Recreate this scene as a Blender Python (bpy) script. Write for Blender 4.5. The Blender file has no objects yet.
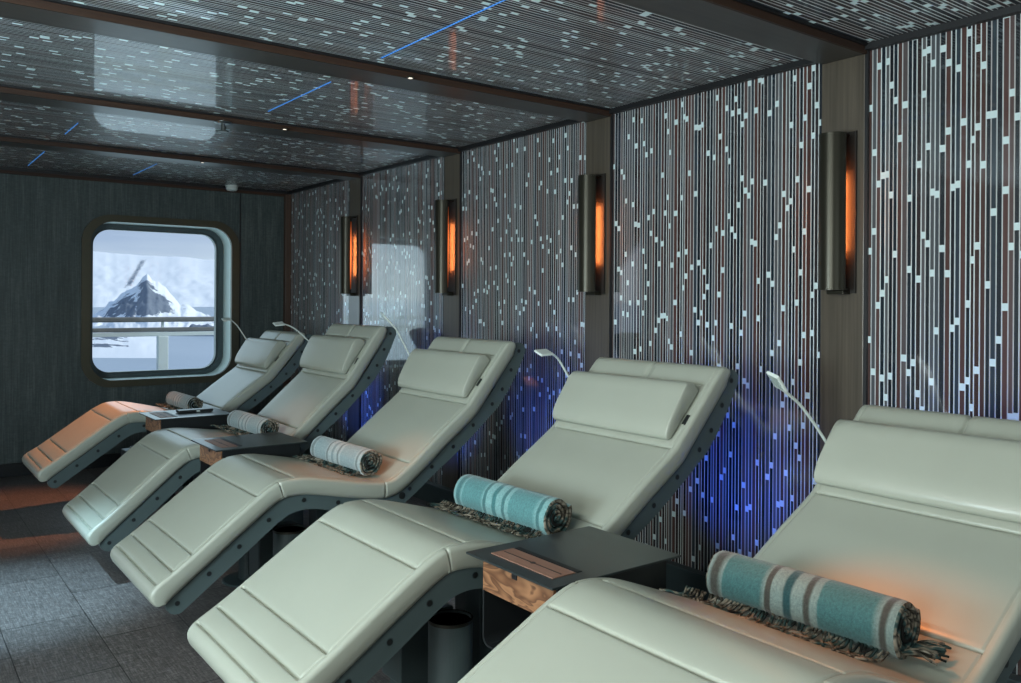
import bpy, bmesh, math, random
from mathutils import Vector, Matrix, noise
random.seed(7)
C = bpy.context.scene.collection
PI = math.pi
EYE = 1.335

# ------------------------------------------------------------------ materials
def new_mat(name):
    m = bpy.data.materials.new(name); m.use_nodes = True
    nt = m.node_tree; nt.nodes.clear()
    out = nt.nodes.new('ShaderNodeOutputMaterial')
    p = nt.nodes.new('ShaderNodeBsdfPrincipled')
    nt.links.new(p.outputs[0], out.inputs[0])
    return m, nt, p

class N:
    """tiny node-graph helper"""
    def __init__(s, nt): s.nt = nt
    def n(s, t, **kw):
        o = s.nt.nodes.new(t)
        for k, v in kw.items(): setattr(o, k, v)
        return o
    def l(s, a, b): s.nt.links.new(a, b)
    def math(s, op, a, b=None, c=None):
        o = s.n('ShaderNodeMath', operation=op)
        for i, v in enumerate((a, b, c)):
            if v is None: continue
            if isinstance(v, (int, float)): o.inputs[i].default_value = v
            else: s.l(v, o.inputs[i])
        return o.outputs[0]
    def mix(s, f, a, b, blend='MIX'):
        o = s.n('ShaderNodeMix', data_type='RGBA', blend_type=blend)
        for i, v in ((0, f), (6, a), (7, b)):
            if isinstance(v, (int, float)): o.inputs[i].default_value = v
            elif isinstance(v, tuple): o.inputs[i].default_value = (*v, 1)
            else: s.l(v, o.inputs[i])
        return o.outputs[2]
    def coord(s):
        return s.n('ShaderNodeTexCoord').outputs['Object']
    def geo(s):
        return s.n('ShaderNodeNewGeometry').outputs['Position']
    def map(s, v, scale=(1, 1, 1), loc=(0, 0, 0), rot=(0, 0, 0)):
        o = s.n('ShaderNodeMapping'); s.l(v, o.inputs[0])
        o.inputs['Scale'].default_value = scale; o.inputs['Location'].default_value = loc
        o.inputs['Rotation'].default_value = rot
        return o.outputs[0]
    def noise(s, v, scale=5, detail=2, rough=.5):
        o = s.n('ShaderNodeTexNoise'); s.l(v, o.inputs['Vector'])
        o.inputs['Scale'].default_value = scale; o.inputs['Detail'].default_value = detail
        o.inputs['Roughness'].default_value = rough
        return o.outputs[0]
    def ramp(s, f, stops, interp='LINEAR'):
        o = s.n('ShaderNodeValToRGB'); s.l(f, o.inputs[0]); cr = o.color_ramp; cr.interpolation = interp
        while len(cr.elements) < len(stops): cr.elements.new(.5)
        for e, (p, c) in zip(cr.elements, stops):
            e.position = p; e.color = (*c, 1) if len(c) == 3 else c
        return o.outputs[0]
    def bump(s, h, strength=.2, dist=.002):
        o = s.n('ShaderNodeBump'); s.l(h, o.inputs['Height'])
        o.inputs['Strength'].default_value = strength; o.inputs['Distance'].default_value = dist
        return o.outputs[0]
    def sep(s, v):
        o = s.n('ShaderNodeSeparateXYZ'); s.l(v, o.inputs[0]); return o.outputs

def simple(name, col, rough=.5, metal=0, var=.0, spec=.5, coat=0, nscale=20, bump=0, bscale=200):
    m, nt, p = new_mat(name); g = N(nt)
    p.inputs['Roughness'].default_value = rough; p.inputs['Metallic'].default_value = metal
    p.inputs['Specular IOR Level'].default_value = spec
    p.inputs['Coat Weight'].default_value = coat; p.inputs['Coat Roughness'].default_value = .08
    v = g.coord()
    nz = g.noise(v, nscale, 3)
    a = tuple(max(0, c*(1-var)) for c in col); b = tuple(c*(1+var) for c in col)
    g.l(g.mix(nz, a, b), p.inputs['Base Color'])
    if bump: g.l(g.bump(g.noise(v, bscale, 2), bump, .001), p.inputs['Normal'])
    return m

M = {}
M['leather'] = simple('sage leather', (.362, .382, .318), .32, var=.05, nscale=6, bump=.12, bscale=350, spec=.5)
M['panel'] = simple('teal grey panel', (.075, .105, .105), .42, var=.08, nscale=8)
M['panel_dark'] = simple('dark teal base', (.035, .055, .058), .45, var=.1)
M['bolt'] = simple('bolt recess', (.006, .008, .008), .6)
M['bolt_rim'] = simple('bolt steel', (.25, .27, .26), .3, metal=1)
M['bronze'] = simple('dark bronze', (.038, .035, .024), .33, metal=.6, var=.12, nscale=4)
M['bronze_dark'] = simple('bronze inside', (.025, .022, .018), .6, metal=.3)
M['black'] = simple('black lacquer', (.012, .014, .015), .35)
M['trim_black'] = simple('black trim', (.008, .008, .009), .5)
M['table_top'] = simple('anthracite table top', (.020, .027, .028), .34, var=.1, coat=.2)
M['white_metal'] = simple('white enamel', (.62, .68, .64), .35)
M['led_grid'] = simple('led lens', (.30, .36, .34), .3)
M['window_frame'] = simple('window frame grey', (.06, .085, .09), .35)
M['reveal'] = simple('window reveal pale', (.62, .76, .74), .4, var=.04)
M['win_trim'] = simple('bronze olive trim', (.075, .07, .045), .35, metal=.35, var=.1)
M['rail_white'] = simple('ship paint white', (.72, .78, .78), .4, var=.04)
M['rail_wood'] = simple('grey teak rail', (.19, .19, .185), .5, var=.2)
M['deck'] = simple('deck grey', (.3, .33, .33), .6, var=.1)
M['plaster'] = simple('dark wall', (.045, .055, .055), .7, var=.05)
M['hull'] = simple('hull outside', (.6, .62, .62), .6)

def pattern_mat(name, across, along, spacing=.0172, rect_h=.025, period=.43, seed=0.0, line_w=.118, tint=1.0, rough=.05, cior=2.1, gmul=1.0, cw=1.0):
    """silver hairlines with small bright dashes between them on dark glass"""
    m, nt, p = new_mat(name); g = N(nt)
    xyz = g.sep(g.geo()); a = xyz[across]; b = xyz[along]
    def vor(feature, w):
        o = g.n('ShaderNodeTexVoronoi', voronoi_dimensions='1D', feature=feature)
        o.inputs['Scale'].default_value = 1; o.inputs['Randomness'].default_value = .62
        g.l(w, o.inputs['W']); return o
    w = g.math('MULTIPLY_ADD', a, 1/spacing, seed)
    e = vor('DISTANCE_TO_EDGE', w).outputs['Distance']
    col = vor('F1', w).outputs['Color']
    cs = g.n('ShaderNodeSeparateColor'); g.l(col, cs.inputs[0]); r1, r2, r3 = cs.outputs
    line = g.math('LESS_THAN', e, line_w)
    # a line's own tone: sampled at a coarser cell
    t = g.math('ADD', g.math('MULTIPLY', b, 1/period), g.math('MULTIPLY', r1, 7.31))
    cell = g.math('FLOOR', t); fr = g.math('FRACT', t)
    wn = g.n('ShaderNodeTexWhiteNoise', noise_dimensions='2D')
    cv = g.n('ShaderNodeCombineXYZ'); g.l(cell, cv.inputs[0]); g.l(g.math('MULTIPLY', r2, 91.7), cv.inputs[1])
    g.l(cv.outputs[0], wn.inputs['Vector'])
    off = g.math('MULTIPLY', wn.outputs['Value'], .85)
    rect = g.math('MULTIPLY', g.math('GREATER_THAN', fr, off), g.math('LESS_THAN', fr, g.math('ADD', off, rect_h/period)))
    # most cells carry one dash; wide drift thins some areas
    rect = g.math('MULTIPLY', rect, g.math('LESS_THAN', g.math('FRACT', g.math('MULTIPLY', wn.outputs['Value'], 37.3)), .80))
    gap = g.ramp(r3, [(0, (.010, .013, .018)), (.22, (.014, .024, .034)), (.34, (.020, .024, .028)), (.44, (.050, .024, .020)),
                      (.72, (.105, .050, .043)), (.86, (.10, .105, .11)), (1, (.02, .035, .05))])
    big = g.noise(g.map(g.geo(), (1.2, 1.2, .25) if along == 2 else (.25, 1.2, 1)), 1.4, 1)
    lines = g.ramp(g.math('FRACT', g.math('MULTIPLY', g.math('ADD', r1, r3), 5.17)),
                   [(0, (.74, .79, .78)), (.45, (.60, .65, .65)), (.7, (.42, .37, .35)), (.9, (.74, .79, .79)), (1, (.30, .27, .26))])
    if gmul != 1: gap = g.mix(1.0, gap, (gmul*.8, gmul, gmul*1.15), 'MULTIPLY')
    c1 = g.mix(line, gap, lines)
    c2 = g.mix(rect, c1, (.70, .84, .84))
    if tint != 1: c2 = g.mix(1.0, c2, (tint, tint, tint), 'MULTIPLY')
    g.l(c2, p.inputs['Base Color'])
    p.inputs['Roughness'].default_value = .4; p.inputs['Specular IOR Level'].default_value = .15
    p.inputs['Coat Weight'].default_value = cw; p.inputs['Coat Roughness'].default_value = rough; p.inputs['Coat IOR'].default_value = cior
    return m
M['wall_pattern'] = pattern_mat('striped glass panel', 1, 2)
M['ceil_pattern'] = pattern_mat('striped glass ceiling', 1, 0, spacing=.0172, rect_h=.032, period=.42, seed=31.7, tint=1.3, rough=.03, line_w=.125, cior=1.6, gmul=.35, cw=.38)

def wood_mat(name, dark, light, axis, rough=.35, coat=.5, fine=70):
    m, nt, p = new_mat(name); g = N(nt)
    sc = [fine, fine, fine]; sc[axis] = 1.6
    n1 = g.noise(g.map(g.coord(), tuple(sc)), 1, 5, .65)
    sc2 = [s*.2 for s in sc]; n2 = g.noise(g.map(g.coord(), tuple(sc2)), 1, 2)
    f = g.math('ADD', g.math('MULTIPLY', n1, .65), g.math('MULTIPLY', n2, .35))
    g.l(g.ramp(f, [(.33, dark), (.66, light)]), p.inputs['Base Color'])
    p.inputs['Roughness'].default_value = rough
    p.inputs['Coat Weight'].default_value = coat; p.inputs['Coat Roughness'].default_value = .12
    return m
M['pillar_wood'] = wood_mat('olive brown veneer', (.052, .043, .031), (.108, .088, .064), 2)
M['beam_wood'] = wood_mat('grey brown veneer', (.040, .038, .034), (.060, .054, .046), 0, .4, .12)
M['beam_edge'] = wood_mat('red brown edging', (.022, .009, .004), (.052, .022, .010), 0, .7, 0)
M['post_wood'] = wood_mat('red brown post', (.035, .02, .013), (.085, .045, .026), 2, .5, .1)

def walnut():
    m, nt, p = new_mat('walnut drawer front'); g = N(nt)
    v = g.map(g.coord(), (6, 2.2, 11))
    wv = g.n('ShaderNodeTexNoise'); g.l(v, wv.inputs['Vector']); wv.inputs['Scale'].default_value = 1.3
    wv.inputs['Detail'].default_value = 2; wv.inputs['Distortion'].default_value = 1.6
    rings = g.math('FRACT', g.math('MULTIPLY', wv.outputs[0], 6))
    g.l(g.ramp(rings, [(0, (.10, .042, .020)), (.5, (.24, .115, .055)), (.85, (.31, .155, .075)), (1, (.10, .042, .02))]), p.inputs['Base Color'])
    p.inputs['Roughness'].default_value = .45
    return m
M['walnut'] = walnut()
M['inlay'] = wood_mat('pale brown inlay', (.20, .10, .068), (.30, .16, .11), 1, .5, 0)

def end_wall():
    m, nt, p = new_mat('dark woven wall covering'); g = N(nt)
    v = g.coord()
    n1 = g.noise(g.map(v, (130, 130, 4)), 1, 4, .7)
    n2 = g.noise(g.map(v, (14, 14, 1.2)), 1, 3, .6)
    n3 = g.noise(g.map(v, (40, 40, 90)), 1, 2, .6)
    f = g.math('ADD', g.math('MULTIPLY', n1, .5), g.math('ADD', g.math('MULTIPLY', n2, .3), g.math('MULTIPLY', n3, .2)))
    g.l(g.ramp(f, [(.36, (.026, .039, .038)), (.5, (.052, .070, .067)), (.66, (.11, .132, .124))]), p.inputs['Base Color'])
    p.inputs['Roughness'].default_value = .55
    g.l(g.bump(n1, .25, .002), p.inputs['Normal'])
    return m
M['end_wall'] = end_wall()

def floor_mat():
    m, nt, p = new_mat('woven vinyl floor tiles'); g = N(nt)
    xyz = g.sep(g.geo()); x, y = xyz[0], xyz[1]
    row = g.math('FLOOR', g.math('DIVIDE', g.math('SUBTRACT', x, .105), .31))
    fx = g.math('FRACT', g.math('DIVIDE', g.math('SUBTRACT', x, .105), .31))
    odd = g.math('MODULO', g.math('ABSOLUTE', row), 2)
    yy = g.math('DIVIDE', g.math('SUBTRACT', y, g.math('MULTIPLY_ADD', odd, .315, -.165)), .63)
    colm = g.math('FLOOR', yy); fy = g.math('FRACT', yy)
    ex = g.math('MINIMUM', fx, g.math('SUBTRACT', 1, fx)); ey = g.math('MINIMUM', fy, g.math('SUBTRACT', 1, fy))
    seam = g.math('MAXIMUM', g.math('LESS_THAN', ex, .0055), g.math('LESS_THAN', ey, .0040))
    cv = g.n('ShaderNodeCombineXYZ'); g.l(row, cv.inputs[0]); g.l(colm, cv.inputs[1])
    wn = g.n('ShaderNodeTexWhiteNoise', noise_dimensions='2D'); g.l(cv.outputs[0], wn.inputs['Vector'])
    # streaks across or along, tile by tile
    ca = g.noise(g.map(g.geo(), (10, 190, 1)), 1, 4, .75)
    cb = g.noise(g.map(g.geo(), (190, 10, 1)), 1, 4, .75)
    wv = g.noise(g.map(g.geo(), (60, 60, 1)), 1, 3, .7)
    s = g.math('ADD', g.math('MULTIPLY', g.math('ADD', g.math('MULTIPLY', ca, .45), g.math('MULTIPLY', cb, .55)), .75), g.math('MULTIPLY', wv, .25))
    tone = g.ramp(s, [(.37, (.030, .027, .026)), (.5, (.105, .096, .092)), (.63, (.27, .25, .24))])
    tv = g.math('MULTIPLY_ADD', wn.outputs['Value'], .35, .85)
    cc = g.n('ShaderNodeCombineColor'); [g.l(tv, cc.inputs[i]) for i in range(3)]
    c = g.mix(1.0, tone, cc.outputs[0], 'MULTIPLY')
    c = g.mix(seam, c, (.008, .008, .008))
    g.l(c, p.inputs['Base Color'])
    p.inputs['Roughness'].default_value = .42
    g.l(g.bump(s, .5, .003), p.inputs['Normal'])
    return m
M['floor'] = floor_mat()

def towel_mat(name, base, light, dark, mid):
    """stripes along the roll (object y), fuzzy wool"""
    m, nt, p = new_mat(name); g = N(nt)
    v = g.coord(); y = g.sep(v)[1]
    wob = g.noise(g.map(v, (9, 9, 9)), 1, 2)
    t = g.math('ADD', y, g.math('MULTIPLY', g.math('SUBTRACT', wob, .5), .012))
    t = g.math('MULTIPLY_ADD', t, 2.0, .5)      # -0.25..0.25 -> 0..1
    S = [(0, light), (.07, light), (.08, dark), (.10, dark), (.11, light), (.14, base), (.375, base), (.385, light), (.41, light), (.42, dark), (.44, dark), (.45, light),
         (.50, light), (.51, mid), (.54, mid), (.55, light), (.605, light), (.61, dark), (.635, dark), (.64, light), (.665, base), (.86, base), (.87, light), (.895, dark), (.925, dark), (.94, light)]
    c = g.ramp(t, S)
    fz = g.noise(g.map(v, (160, 160, 160)), 1, 3, .8)
    k = g.math('MULTIPLY_ADD', fz, 1.3, .35)
    cc = g.n('ShaderNodeCombineColor'); [g.l(k, cc.inputs[i]) for i in range(3)]
    g.l(g.mix(1.0, c, cc.outputs[0], 'MULTIPLY'), p.inputs['Base Color'])
    p.inputs['Roughness'].default_value = .95; p.inputs['Specular IOR Level'].default_value = .1
    p.inputs['Sheen Weight'].default_value = .3
    g.l(g.bump(fz, .6, .003), p.inputs['Normal'])
    return m
M['towel_teal'] = towel_mat('teal striped wool', (.082, .21, .215), (.17, .33, .33), (.05, .14, .145), (.045, .15, .155))  # one towel design; its look in different light painted as three colour sets
M['towel_dim'] = towel_mat('striped wool in dim light', (.042, .115, .116), (.15, .205, .19), (.045, .047, .040), (.016, .055, .06))
M['towel_paled'] = towel_mat('striped wool paled by light', (.24, .32, .33), (.34, .41, .41), (.15, .19, .19), (.18, .25, .26))
def plaid(name):
    m, nt, p = new_mat(name); g = N(nt)
    v = g.coord()
    n1 = g.noise(g.map(v, (24, 10, 24)), 1, 2, .6)
    g.l(g.ramp(n1, [(.38, (.012, .013, .012)), (.46, (.035, .07, .066)), (.51, (.19, .165, .125)), (.56, (.02, .018, .014)), (.64, (.26, .235, .185))]), p.inputs['Base Color'])
    p.inputs['Roughness'].default_value = .95; p.inputs['Specular IOR Level'].default_value = .1
    return m
M['towel_end'] = plaid('wool roll end')
M['fringe'] = plaid('wool fringe')

def emit(name, col, st):
    m, nt, p = new_mat(name)
    p.inputs['Base Color'].default_value = (*col, 1)
    p.inputs['Emission Color'].default_value = (*col, 1); p.inputs['Emission Strength'].default_value = st
    return m
M['amber'] = emit('amber lamp tube', (1, .20, .045), 2)
nt = M['amber'].node_tree; g = N(nt); zz = g.sep(g.coord())[2]
e_ = g.math('MULTIPLY', g.math('POWER', g.math('MAXIMUM', g.math('SINE', g.math('MULTIPLY', zz, PI/.595)), .02), 2.4), 1.7)
g.l(e_, [n for n in nt.nodes if n.type == 'BSDF_PRINCIPLED'][0].inputs['Emission Strength'])
M['warm_spot'] = emit('warm spot lens', (1, .85, .7), 1.0)
M['blue_streak'] = emit('blue streak glow', (.04, .18, .50), .7)

def glass_mat():
    m, nt, p = new_mat('window glass'); nt.nodes.remove(p)
    out = [n for n in nt.nodes if n.type == 'OUTPUT_MATERIAL'][0]
    tr = nt.nodes.new('ShaderNodeBsdfTransparent'); tr.inputs[0].default_value = (.93, .97, .97, 1)
    gl = nt.nodes.new('ShaderNodeBsdfGlossy'); gl.inputs['Roughness'].default_value = .02
    fr = nt.nodes.new('ShaderNodeFresnel'); fr.inputs[0].default_value = 1.2
    mx = nt.nodes.new('ShaderNodeMixShader')
    nt.links.new(fr.outputs[0], mx.inputs[0]); nt.links.new(tr.outputs[0], mx.inputs[1]); nt.links.new(gl.outputs[0], mx.inputs[2])
    nt.links.new(mx.outputs[0], out.inputs[0])
    return m
M['glass'] = glass_mat()

# ------------------------------------------------------------------ mesh helpers
def obj(name, bm, mat, parent=None, smooth=False, mats=None):
    me = bpy.data.meshes.new(name)
    bmesh.ops.recalc_face_normals(bm, faces=bm.faces)
    bm.to_mesh(me); bm.free()
    o = bpy.data.objects.new(name, me); C.objects.link(o)
    for mm in (mats or [mat]): me.materials.append(mm)
    if smooth:
        for p in me.polygons: p.use_smooth = True
    if parent: o.parent = parent
    return o
def struct(name, bm, mat, parent=None, **k):
    o = obj(name, bm, mat, parent, **k)
    if not parent: o['kind'] = 'structure'
    return o
def thing(name, label, cat, loc=(0, 0, 0), group=None):
    o = bpy.data.objects.new(name, None); C.objects.link(o); o.location = loc
    o['label'] = label; o['category'] = cat; o.empty_display_size = .1
    if group: o['group'] = group
    return o
def tag(o, label, cat, group=None):
    o['label'] = label; o['category'] = cat
    if group: o['group'] = group
    return o
def box(bm, x0, x1, y0, y1, z0, z1, bev=0):
    r = bmesh.ops.create_cube(bm, size=1); vs = r['verts']
    for v in vs:
        v.co = Vector((x0+(v.co.x+.5)*(x1-x0), y0+(v.co.y+.5)*(y1-y0), z0+(v.co.z+.5)*(z1-z0)))
    if bev:
        es = {e for v in vs for e in v.link_edges}
        bmesh.ops.bevel(bm, geom=list(es), offset=bev, segments=2, affect='EDGES', profile=.5)
    return bm
def nbox(*a, bev=0): return box(bmesh.new(), *a, bev=bev)
def tube(bm, pts, r, seg=10, caps=True):
    pts = [Vector(p) for p in pts]; rings = []
    up = Vector((0, 0, 1)); prev = None
    for i, p in enumerate(pts):
        t = (pts[min(i+1, len(pts)-1)] - pts[max(i-1, 0)]).normalized()
        if prev is None:
            a = t.cross(up if abs(t.z) < .95 else Vector((1, 0, 0))).normalized()
        else:
            a = (prev - t*prev.dot(t)).normalized()
        prev = a; b = t.cross(a)
        rr = r[i] if isinstance(r, (list, tuple)) else r
        rings.append([bm.verts.new(p + (a*math.cos(2*PI*k/seg) + b*math.sin(2*PI*k/seg))*rr) for k in range(seg)])
    for A, B in zip(rings, rings[1:]):
        for k in range(seg): bm.faces.new((A[k], A[(k+1) % seg], B[(k+1) % seg], B[k]))
    if caps:
        bm.faces.new(rings[0]); bm.faces.new(rings[-1][::-1])
    return bm
def lathe(bm, prof, cx=0, cy=0, seg=40):
    rings = []
    for r, z in prof:
        rings.append([bm.verts.new((cx+r*math.cos(2*PI*k/seg), cy+r*math.sin(2*PI*k/seg), z)) for k in range(seg)])
    for A, B in zip(rings, rings[1:]):
        for k in range(seg): bm.faces.new((A[k], A[(k+1) % seg], B[(k+1) % seg], B[k]))
    bm.faces.new(rings[0]); bm.faces.new(rings[-1][::-1])
    return bm
def prism_y(bm, poly, y0, y1):
    """polygon in x,z extruded along y"""
    A = [bm.verts.new((x, y0, z)) for x, z in poly]; B = [bm.verts.new((x, y1, z)) for x, z in poly]
    n = len(poly)
    for k in range(n): bm.faces.new((A[k], A[(k+1) % n], B[(k+1) % n], B[k]))
    bm.faces.new(A[::-1]); bm.faces.new(B)
    return bm
def catmull(P, step):
    P = [Vector(p) for p in P]; out = []
    for i in range(len(P)-1):
        p0 = P[max(i-1, 0)]; p1 = P[i]; p2 = P[i+1]; p3 = P[min(i+2, len(P)-1)]
        d = (p2-p1).length; n = max(1, int(math.ceil(d/step)))
        # centripetal-ish through tangents scaled by local chord
        t1 = (p2-p0)/max(1e-6, ((p2-p1).length + (p1-p0).length))*d
        t2 = (p3-p1)/max(1e-6, ((p3-p2).length + (p2-p1).length))*d
        for k in range(n):
            t = k/n; h = (2*t**3-3*t**2+1, t**3-2*t**2+t, -2*t**3+3*t**2, t**3-t**2)
            out.append(p1*h[0]+t1*h[1]+p2*h[2]+t2*h[3])
    out.append(P[-1]); return out
def rrect(cx, cz, hw, hh, r, seg=8):
    pts = []
    for sx, sz, a0 in ((1, 1, 0), (-1, 1, PI/2), (-1, -1, PI), (1, -1, 1.5*PI)):
        for k in range(seg+1):
            a = a0 + PI/2*k/seg
            pts.append((cx+sx*(hw-r)+r*math.cos(a), cz+sz*(hh-r)+r*math.sin(a)))
    return pts

# ------------------------------------------------------------------ room shell
WX = 3.0; WE = 7.29; CZ = 2.315; XL = -1.6; YB = -2.6
PC = [1.826+1.3807*i for i in range(-3, 4)]         # pillar centres; ...1.826, 3.207, 4.587, 5.968
PW = .192

struct('floor', nbox(XL-.1, WX+.1, YB-.1, WE+.0, -.1, 0), M['floor'])
struct('ceiling', nbox(XL-.1, WX+.1, YB-.1, WE+.1, CZ+.0, CZ+.12), M['ceil_pattern'])
# long patterned wall
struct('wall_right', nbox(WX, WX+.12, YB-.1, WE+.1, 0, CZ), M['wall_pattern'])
bm = nbox(WX-.055, WX, YB, WE-.02, 0, .123, bev=.004)
struct('baseboard_right', bm, M['panel_dark'])
struct('trim_1', nbox(WX-.03, WX, YB, WE, CZ-.024, CZ), M['trim_black'])
# veneered pillars with their dark shadow gaps
for i, y in enumerate(PC):
    bm = nbox(WX-.014, WX+.001, y-PW/2+.008, y+PW/2-.004, .124, CZ-.035, bev=.002)
    o = struct('trim_%d' % (10+i), bm, M['pillar_wood'])
    bm = nbox(WX-.012, WX+.001, y-PW/2-.004, y-PW/2+.008, .124, CZ-.024)
    box(bm, WX-.012, WX+.001, y+PW/2-.004, y+PW/2, .124, CZ-.024)
    struct('trim_%d' % (20+i), bm, M['trim_black'])
# ceiling beams crossing the room
for i, y in enumerate(PC):
    o = struct('trim_%d' % (30+i), nbox(XL, WX-.001, y-PW/2+.012, y+PW/2, CZ-.035, CZ, bev=.002), M['beam_wood'])
    struct('trim_%d' % (40+i), nbox(XL, WX-.001, y-PW/2, y-PW/2+.011, CZ-.036, CZ-.010), M['beam_edge'])
    struct('trim_%d' % (50+i), nbox(XL, WX-.001, y-PW/2-.012, y-PW/2+.011, CZ-.0095, CZ), M['trim_black'])
# far wall with the window opening
wc = (1.918, EYE-.016); whw, whh, wr = .556, .633, .17
def wall_with_hole(y0, y1, x0, x1, z0, z1, hole):
    bm = bmesh.new(); n = len(hole)
    cx = sum(p[0] for p in hole)/n; cz = sum(p[1] for p in hole)/n
    outer = []
    for x, z in hole:
        dx, dz = x-cx, z-cz
        t = min(((x1-cx)/dx if dx > 0 else (x0-cx)/dx) if abs(dx) > 1e-9 else 1e9,
                ((z1-cz)/dz if dz > 0 else (z0-cz)/dz) if abs(dz) > 1e-9 else 1e9)
        outer.append((cx+dx*t, cz+dz*t))
    # snap the ray nearest each corner to the corner
    for X, Z in ((x0, z0), (x0, z1), (x1, z0), (x1, z1)):
        k = min(range(n), key=lambda i: (outer[i][0]-X)**2+(outer[i][1]-Z)**2); outer[k] = (X, Z)
    L = []
    for y in (y0, y1):
        L.append(([bm.verts.new((x, y, z)) for x, z in hole], [bm.verts.new((x, y, z)) for x, z in outer]))
    for k in range(n):
        j = (k+1) % n
        (h0, o0), (h1, o1) = L
        bm.faces.new((h0[k], h0[j], o0[j], o0[k])); bm.faces.new((h1[k], o1[k], o1[j], h1[j]))
        bm.faces.new((h0[k], h1[k], h1[j], h0[j])); bm.faces.new((o0[k], o0[j], o1[j], o1[k]))
    return bm
hole = rrect(wc[0], wc[1], whw+.012, whh+.012, wr+.01, 10)
bm = wall_with_hole(WE, WE+.30, XL-.1, WX+.12, 0, CZ, hole)
struct('wall_far', bm, M['end_wall'])
struct('baseboard_far', nbox(XL, WX-.06, WE-.012, WE, 0, .10, bev=.003), M['black'])
bm = nbox(XL, WX-.03, WE-.02, WE, CZ-.024, CZ)
struct('trim_2', bm, M['trim_black'])
struct('trim_3', nbox(XL, WX-.03, WE-.018, WE, CZ-.05, CZ-.025), M['beam_edge'])
struct('trim_4', nbox(WX-.055, WX-.001, WE-.045, WE-.001, .124, CZ-.03, bev=.003), M['post_wood'])
struct('trim_5', nbox(2.545, 2.556, WE-.004, WE+.001, .1, CZ-.052), M['black'])
struct('trim_6', nbox(2.557, 2.561, WE-.005, WE+.001, .1, CZ-.052), M['window_frame'])
def ring(bm, outer, inner, y0, y1):
    n = len(outer); V = []
    for y in (y0, y1): V.append(([bm.verts.new((x, y, z)) for x, z in outer], [bm.verts.new((x, y, z)) for x, z in inner]))
    (o0, i0), (o1, i1) = V
    for k in range(n):
        j = (k+1) % n
        bm.faces.new((o0[k], o0[j], i0[j], i0[k])); bm.faces.new((o1[k], i1[k], i1[j], o1[j]))
        bm.faces.new((o0[k], o1[k], o1[j], o0[j])); bm.faces.new((i0[k], i0[j], i1[j], i1[k]))
    return bm
win = bpy.data.objects.new('window_1', None); C.objects.link(win); win.location = (0, 0, 0); win['kind'] = 'structure'
S = 12
bm = ring(bmesh.new(), rrect(*wc, whw+.065, whh+.055, wr+.05, S), rrect(*wc, whw, whh, wr, S), WE-.02, WE+.012)
obj('window_surround', bm, M['win_trim'], win)
bm = ring(bmesh.new(), rrect(*wc, whw+.01, whh+.01, wr+.01, S), rrect(*wc, whw, whh, wr, S), WE+.012, WE+.27)
obj('window_reveal', bm, M['reveal'], win)
bm = ring(bmesh.new(), rrect(*wc, whw+.005, whh+.005, wr, S), rrect(*wc, whw-.045, whh-.032, wr-.02, S), WE+.20, WE+.25)
ring(bm, rrect(*wc, whw-.02, whh-.02, wr-.015, S), rrect(*wc, whw-.060, whh-.048, wr-.04, S), WE+.215, WE+.262)
obj('window_frame', bm, M['window_frame'], win)
bm = bmesh.new(); pts = rrect(*wc, whw-.03, whh-.03, wr-.03, S)
A = [bm.verts.new((x, WE+.235, z)) for x, z in pts]; B = [bm.verts.new((x, WE+.241, z)) for x, z in pts]
bm.faces.new(A); bm.faces.new(B[::-1])
for k in range(len(pts)): bm.faces.new((A[k], A[(k+1) % len(pts)], B[(k+1) % len(pts)], B[k]))
obj('window_pane', bm, M['glass'], win)

# left wall and back wall, with unseen openings added to let fill light in
def wall_x(name, x0, x1, y0, y1, holes, z0=0, z1=CZ):
    bm = bmesh.new(); ys = y0
    for a, b, c, d in sorted(holes):
        box(bm, x0, x1, ys, a, z0, z1); box(bm, x0, x1, a, b, z0, c); box(bm, x0, x1, a, b, d, z1); ys = b
    box(bm, x0, x1, ys, y1, z0, z1)
    return struct(name, bm, M['plaster'])
wall_x('wall_left', XL-.12, XL, YB-.1, WE+.1, [(-.6, .8, .7, 2.0), (1.2, 2.6, .7, 2.0)])
bm = bmesh.new(); xs = XL-.1
for a, b in ((-1.1, .3), (.7, 2.1)):
    box(bm, xs, a, YB-.12, YB, 0, CZ); box(bm, a, b, YB-.12, YB, 0, .6); box(bm, a, b, YB-.12, YB, 2.05, CZ); xs = b
box(bm, xs, WX+.1, YB-.12, YB, 0, CZ)
struct('wall_back', bm, M['plaster'])

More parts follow.
